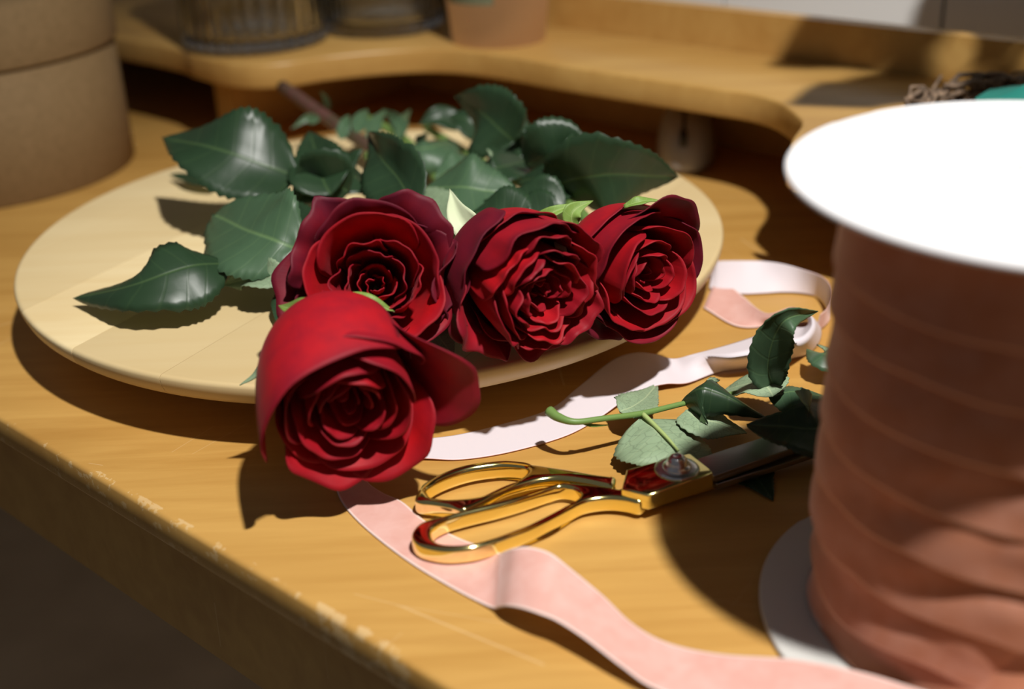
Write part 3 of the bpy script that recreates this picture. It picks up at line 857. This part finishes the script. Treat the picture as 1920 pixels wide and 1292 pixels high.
# leaves of rose 1 (left cluster)
L = lambda p, sp_, hw, *a, **k: leaf(p, sp_, hw * (1.0 if p.name == 'rose_leaf_sprig' else 1.22), *a, **k)
L(r1, [(556, 332, .068), (470, 300, .080), (390, 275, .086), (304, 257, .082)], .0235, (-.05, -.62, .78), fold=.18, seed=1, label='large dark green leaf at the upper left')
L(r1, [(424, 492, .058), (350, 500, .062), (250, 535, .056), (138, 560, .041)], .0165, (.05, -.50, .85), fold=-.06, cup=.2, seed=2, label='long glossy leaf with a pale sheen')
L(r1, [(556, 466, .064), (510, 448, .068), (460, 430, .068), (400, 402, .062)], .0215, (-.05, -.70, .70), ('leaf_light', 'leaf_under'), fold=.12, seed=3, shape='blunt', serr=.07)
L(r1, [(540, 515, .056), (500, 520, .054), (460, 524, .050), (420, 535, .046)], .0075, (0, -.55, .8), ('leaf_under', 'leaf'), fold=.3, seed=4, wave=.3)
L(r1, [(560, 540, .044), (545, 560, .043), (532, 580, .042), (520, 606, .040)], .007, (0, -.4, .9), fold=.2, seed=5)
L(r1, [(620, 365, .062), (605, 335, .068), (595, 295, .074), (580, 245, .078)], .0150, (.10, -.85, .5), fold=.3, seed=6)
L(r1, [(655, 360, .060), (620, 340, .066), (585, 345, .064), (550, 385, .056)], .017, (.02, -.95, -.08), fold=.2, seed=7)
L(r1, [(690, 345, .056), (660, 330, .064), (630, 318, .066), (585, 320, .06)], .013, (0, -.5, .8), fold=.3, seed=8)
L(r1, [(782, 395, .070), (750, 340, .078), (715, 295, .084), (690, 250, .088)], .0165, (.2, -.95, -.08), fold=.35, seed=9, label='dark leaf standing upright behind the left rose')
L(r1, [(400, 345, .044), (370, 338, .043), (345, 332, .042), (318, 327, .041)], .005, (0, -.3, 1), fold=.2, seed=10)
L(r1, [(590, 480, .048), (560, 440, .058), (540, 410, .060), (520, 380, .056)], .012, (-.2, -.6, .6), fold=.2, seed=11)
# leaves of rose 2 (middle)
L(r2, [(800, 352, .062), (860, 350, .068), (920, 358, .066), (984, 374, .060)], .0175, (0, -.55, .8), ('leaf_light', 'leaf_under'), fold=.10, seed=12, label='mid-green lit leaf behind the middle rose')
L(r2, [(855, 265, .056), (810, 275, .060), (770, 280, .058), (715, 280, .050)], .0135, (0, -.5, .85), ('leaf_light', 'leaf'), fold=.2, cup=.5, seed=13)
L(r2, [(770, 365, .056), (795, 395, .060), (815, 420, .060), (845, 446, .056)], .0145, (-.2, -.55, .8), ('leaf_under', 'leaf'), fold=.12, seed=14, serr=.08, label='pale leaf underside')
L(r2, [(905, 300, .058), (875, 310, .060), (845, 318, .060), (815, 335, .056)], .010, (0, -.5, .8), ('leaf_light', 'leaf_under'), fold=.2, seed=15)
L(r2, [(990, 300, .058), (950, 310, .064), (915, 318, .064), (880, 318, .058)], .012, (0, -.6, .7), fold=.2, seed=16)
L(r2, [(800, 590, .045), (812, 612, .044), (826, 635, .042), (850, 668, .038)], .0085, (.05, -.35, .95), ('leaf_under', 'leaf'), fold=.12, seed=17, serr=.08, label='small pale leaf between the roses')
L(r2, [(822, 560, .050), (824, 580, .050), (820, 600, .048), (812, 625, .044)], .006, (0, -.6, .8), ('leaf_under', 'leaf'), fold=.2, seed=18)
L(r2, [(980, 420, .064), (955, 400, .068), (925, 395, .068), (880, 400, .064)], .012, (0, -.5, .8), fold=.3, seed=19)
L(r2, [(1000, 420, .056), (960, 410, .058), (925, 400, .058), (890, 420, .054)], .012, (0, -.5, .8), fold=.3, seed=20)
# leaves of rose 3 (right and back cluster)
L(r3, [(1030, 350, .062), (1110, 330, .074), (1190, 328, .074), (1272, 333, .066)], .0195, (.02, -.95, -.08), fold=.12, seed=21, label='large dark leaf reaching to the right rim')
L(r3, [(965, 265, .072), (935, 240, .080), (900, 210, .086), (855, 182, .088)], .0185, (.02, -.95, -.08), fold=.15, seed=22)
L(r3, [(960, 262, .070), (960, 240, .076), (962, 215, .082), (968, 188, .085)], .0085, (.02, -.95, -.08), fold=.25, seed=23)
L(r3, [(985, 310, .066), (1030, 290, .074), (1065, 275, .078), (1108, 285, .076)], .0175, (.02, -.95, -.08), fold=.18, cup=.3, seed=24, serr=.09)
L(r3, [(1060, 300, .070), (1068, 285, .076), (1076, 268, .082), (1084, 246, .084)], .0055, (.2, -.8, .4), fold=.25, seed=25)
L(r3, [(920, 275, .058), (950, 268, .064), (985, 262, .066), (1040, 262, .060)], .0125, (0, -.7, .6), fold=.2, seed=26)
L(r3, [(1080, 360, .060), (1050, 345, .064), (1015, 335, .064), (970, 340, .058)], .012, (-.1, -.6, .7), fold=.35, seed=27)
L(r3, [(1060, 390, .058), (1020, 375, .062), (985, 372, .062), (945, 385, .056)], .011, (0, -.6, .7), fold=.3, seed=28)
L(r3, [(1040, 410, .056), (1010, 400, .058), (975, 405, .056), (940, 425, .050)], .011, (0, -.5, .8), fold=.3, seed=29)
L(r3, [(1090, 345, .064), (1060, 318, .068), (1040, 305, .068), (1010, 300, .064)], .009, (0, -.6, .7), ('leaf_light', 'leaf'), fold=.3, seed=30)
L(r3, [(870, 240, .050), (840, 225, .056), (815, 222, .058), (785, 235, .054)], .008, (0, -.6, .7), fold=.3, seed=31)
L(r3, [(905, 255, .054), (890, 235, .062), (868, 222, .066), (840, 218, .066)], .010, (0, -.6, .7), fold=.3, seed=33)
# young leaves far along the brown stem of rose 4
for k, (a, b_, wd) in enumerate([((600, 222, .058), (546, 242, .054), .0045), ((618, 205, .058), (600, 172, .075), .003), ((668, 250, .056), (690, 205, .064), .007), ((690, 262, .054), (725, 205, .064), .006), ((640, 262, .056), (655, 215, .066), .006), ((760, 250, .050), (715, 205, .056), .006), ((745, 262, .050), (770, 205, .054), .006)]):
    pa, pb = P3(a), P3(b_); md = (pa + pb) / 2 + Vector((0, 0, .003))
    L(r4, [pa, pa.lerp(md, .5), md, pb], wd * .65, (0, -.8, .1), ('leaf_light', 'leaf_under'), fold=.3, seed=40 + k, nv=18)
# sepals
sepal(r2, [(905, 452, .074), (880, 428, .082), (860, 402, .087), (843, 354, .092)], .0088, (-.25, -.75, .55), mats=('sepal_in', 'sepal'), fold=.4, seed=1, label='pale folded sepal')
sepal(r2, [(985, 432, .074), (1010, 412, .080), (1045, 395, .084), (1090, 378, .086)], .0042, (0, -.6, .8), seed=2)
sepal(r2, [(1060, 480, .082), (1050, 462, .085), (1050, 448, .086), (1062, 442, .086)], .003, (0, -.6, .8), mats=('sepal_in', 'sepal'), seed=12)
sepal(r3, [(1075, 425, .078), (1072, 405, .083), (1082, 390, .086), (1112, 376, .088)], .0055, (0, -.7, .6), seed=3)
sepal(r3, [(1060, 420, .076), (1050, 405, .080), (1062, 392, .082), (1080, 384, .083)], .0045, (0, -.6, .8), mats=('sepal_in', 'sepal'), seed=4)
sepal(r3, [(1170, 388, .096), (1195, 379, .098), (1215, 376, .098), (1246, 378, .096)], .0032, (0, -.3, .9), seed=5)
sepal(r4, [(612, 584, .083), (575, 578, .082), (545, 578, .079), (522, 572, .074)], .0062, (.1, -.45, .9), fold=.4, seed=6)
sepal(r4, [(640, 572, .074), (668, 566, .076), (700, 570, .075), (740, 584, .070)], .0058, (0, -.5, .85), fold=.3, seed=7)
sepal(r4, [(520, 660, .060), (498, 685, .055), (478, 705, .050), (449, 722, .046)], .0030, (-.3, -.5, .8), mats=('leaf_under', 'sepal'), seed=8)
sepal(r4, [(768, 640, .062), (778, 655, .060), (780, 680, .052), (781, 715, .040)], .0042, (.3, -.8, .4), mats=('dry', 'sepal_in'), fold=.5, seed=9, label='dry purple curled sepal')
sepal(r1, [(640, 440, .090), (632, 425, .092), (630, 412, .092), (636, 400, .090)], .003, (0, -.6, .8), mats=('sepal_in', 'sepal'), seed=10)

# ------------------------------------------------------------------ cut sprig of rose leaves beside the scissors
sprig = thing('rose_leaf_sprig', 'cut sprig of rose leaves lying between the scissors and the spool', 'sprig', tuple(at(1300, 790, 0)))
tube_obj('stem', [(1030, 771, .0212), (1046, 782, .0208), (1078, 791, .0203), (1130, 785, .019), (1205, 775, .016), (1280, 757, .014), (1340, 745, .012), (1420, 728, .011)], [.0024, .0020, .0014, .0013, .0013, .0012, .0011, .001], M['stem'], sprig, 12, None, 40)
tube_obj('petiole', [(1205, 776, .016), (1225, 795, .0145), (1250, 820, .013), (1272, 845, .012)], [.0011, .001, .0008, .0005], M['sepal'], sprig, 8, None, 16)
sepal(sprig, [(1085, 790, .019), (1105, 797, .017), (1120, 798, .016), (1142, 796, .015)], .001, (0, -.4, .9), seed=21)
L(sprig, [(1203, 783, .014), (1235, 812, .0125), (1275, 850, .010), (1305, 905, .0065)], .0215, (.05, -.12, 1), ('leaf_under', 'leaf'), fold=-.10, cup=.15, seed=51, serr=.05, label='pale-backed leaflet under the scissor screw')
L(sprig, [(1162, 772, .014), (1185, 762, .014), (1208, 748, .011), (1232, 720, .003)], .0095, (0, -.3, 1), ('leaf_under', 'leaf'), fold=.1, seed=52)
L(sprig, [(1278, 752, .014), (1305, 730, .024), (1345, 735, .024), (1440, 785, .012)], .0135, (.1, -.55, .8), ('leaf', 'leaf_under'), fold=-.55, cup=.3, seed=53, serr=.08)
L(sprig, [(1285, 770, .012), (1310, 785, .011), (1350, 795, .009), (1400, 812, .004)], .012, (0, -.2, 1), ('leaf_under', 'leaf'), fold=.1, seed=54)
L(sprig, [(1450, 742, .016), (1432, 722, .018), (1395, 722, .014), (1352, 735, .006)], .012, (0, -.25, 1), ('leaf_under', 'leaf'), fold=.12, seed=55)
L(sprig, [(1452, 728, .016), (1440, 690, .028), (1452, 630, .046), (1478, 596, .056), (1534, 584, .054)], .0098, (-.25, -.75, .6), ('leaf_light', 'leaf'), fold=.45, twist=(-10, 55), seed=56, serr=.09, label='leaflet curling upright')
L(sprig, [(1440, 742, .010), (1480, 735, .013), (1515, 738, .013), (1556, 745, .008)], .0105, (.05, -.2, 1), ('leaf_light', 'leaf_under'), fold=-.12, cup=.3, seed=57)
L(sprig, [(1590, 660, .012), (1565, 662, .014), (1540, 664, .014), (1512, 655, .010)], .0105, (0, -.3, 1), ('leaf_light', 'leaf_under'), fold=-.1, cup=.3, seed=58)
L(sprig, [(1600, 765, .022), (1540, 800, .024), (1480, 800, .023), (1400, 797, .019)], .0185, (0, -.35, 1), ('leaf', 'leaf_under'), fold=.1, seed=59, serr=.06, label='dark leaflet over the blade tips')
L(sprig, [(1360, 860, .002), (1400, 880, .0022), (1425, 905, .002), (1449, 938, .0012)], .009, (0, 0, 1), ('leaf', 'leaf_under'), fold=.05, seed=60)
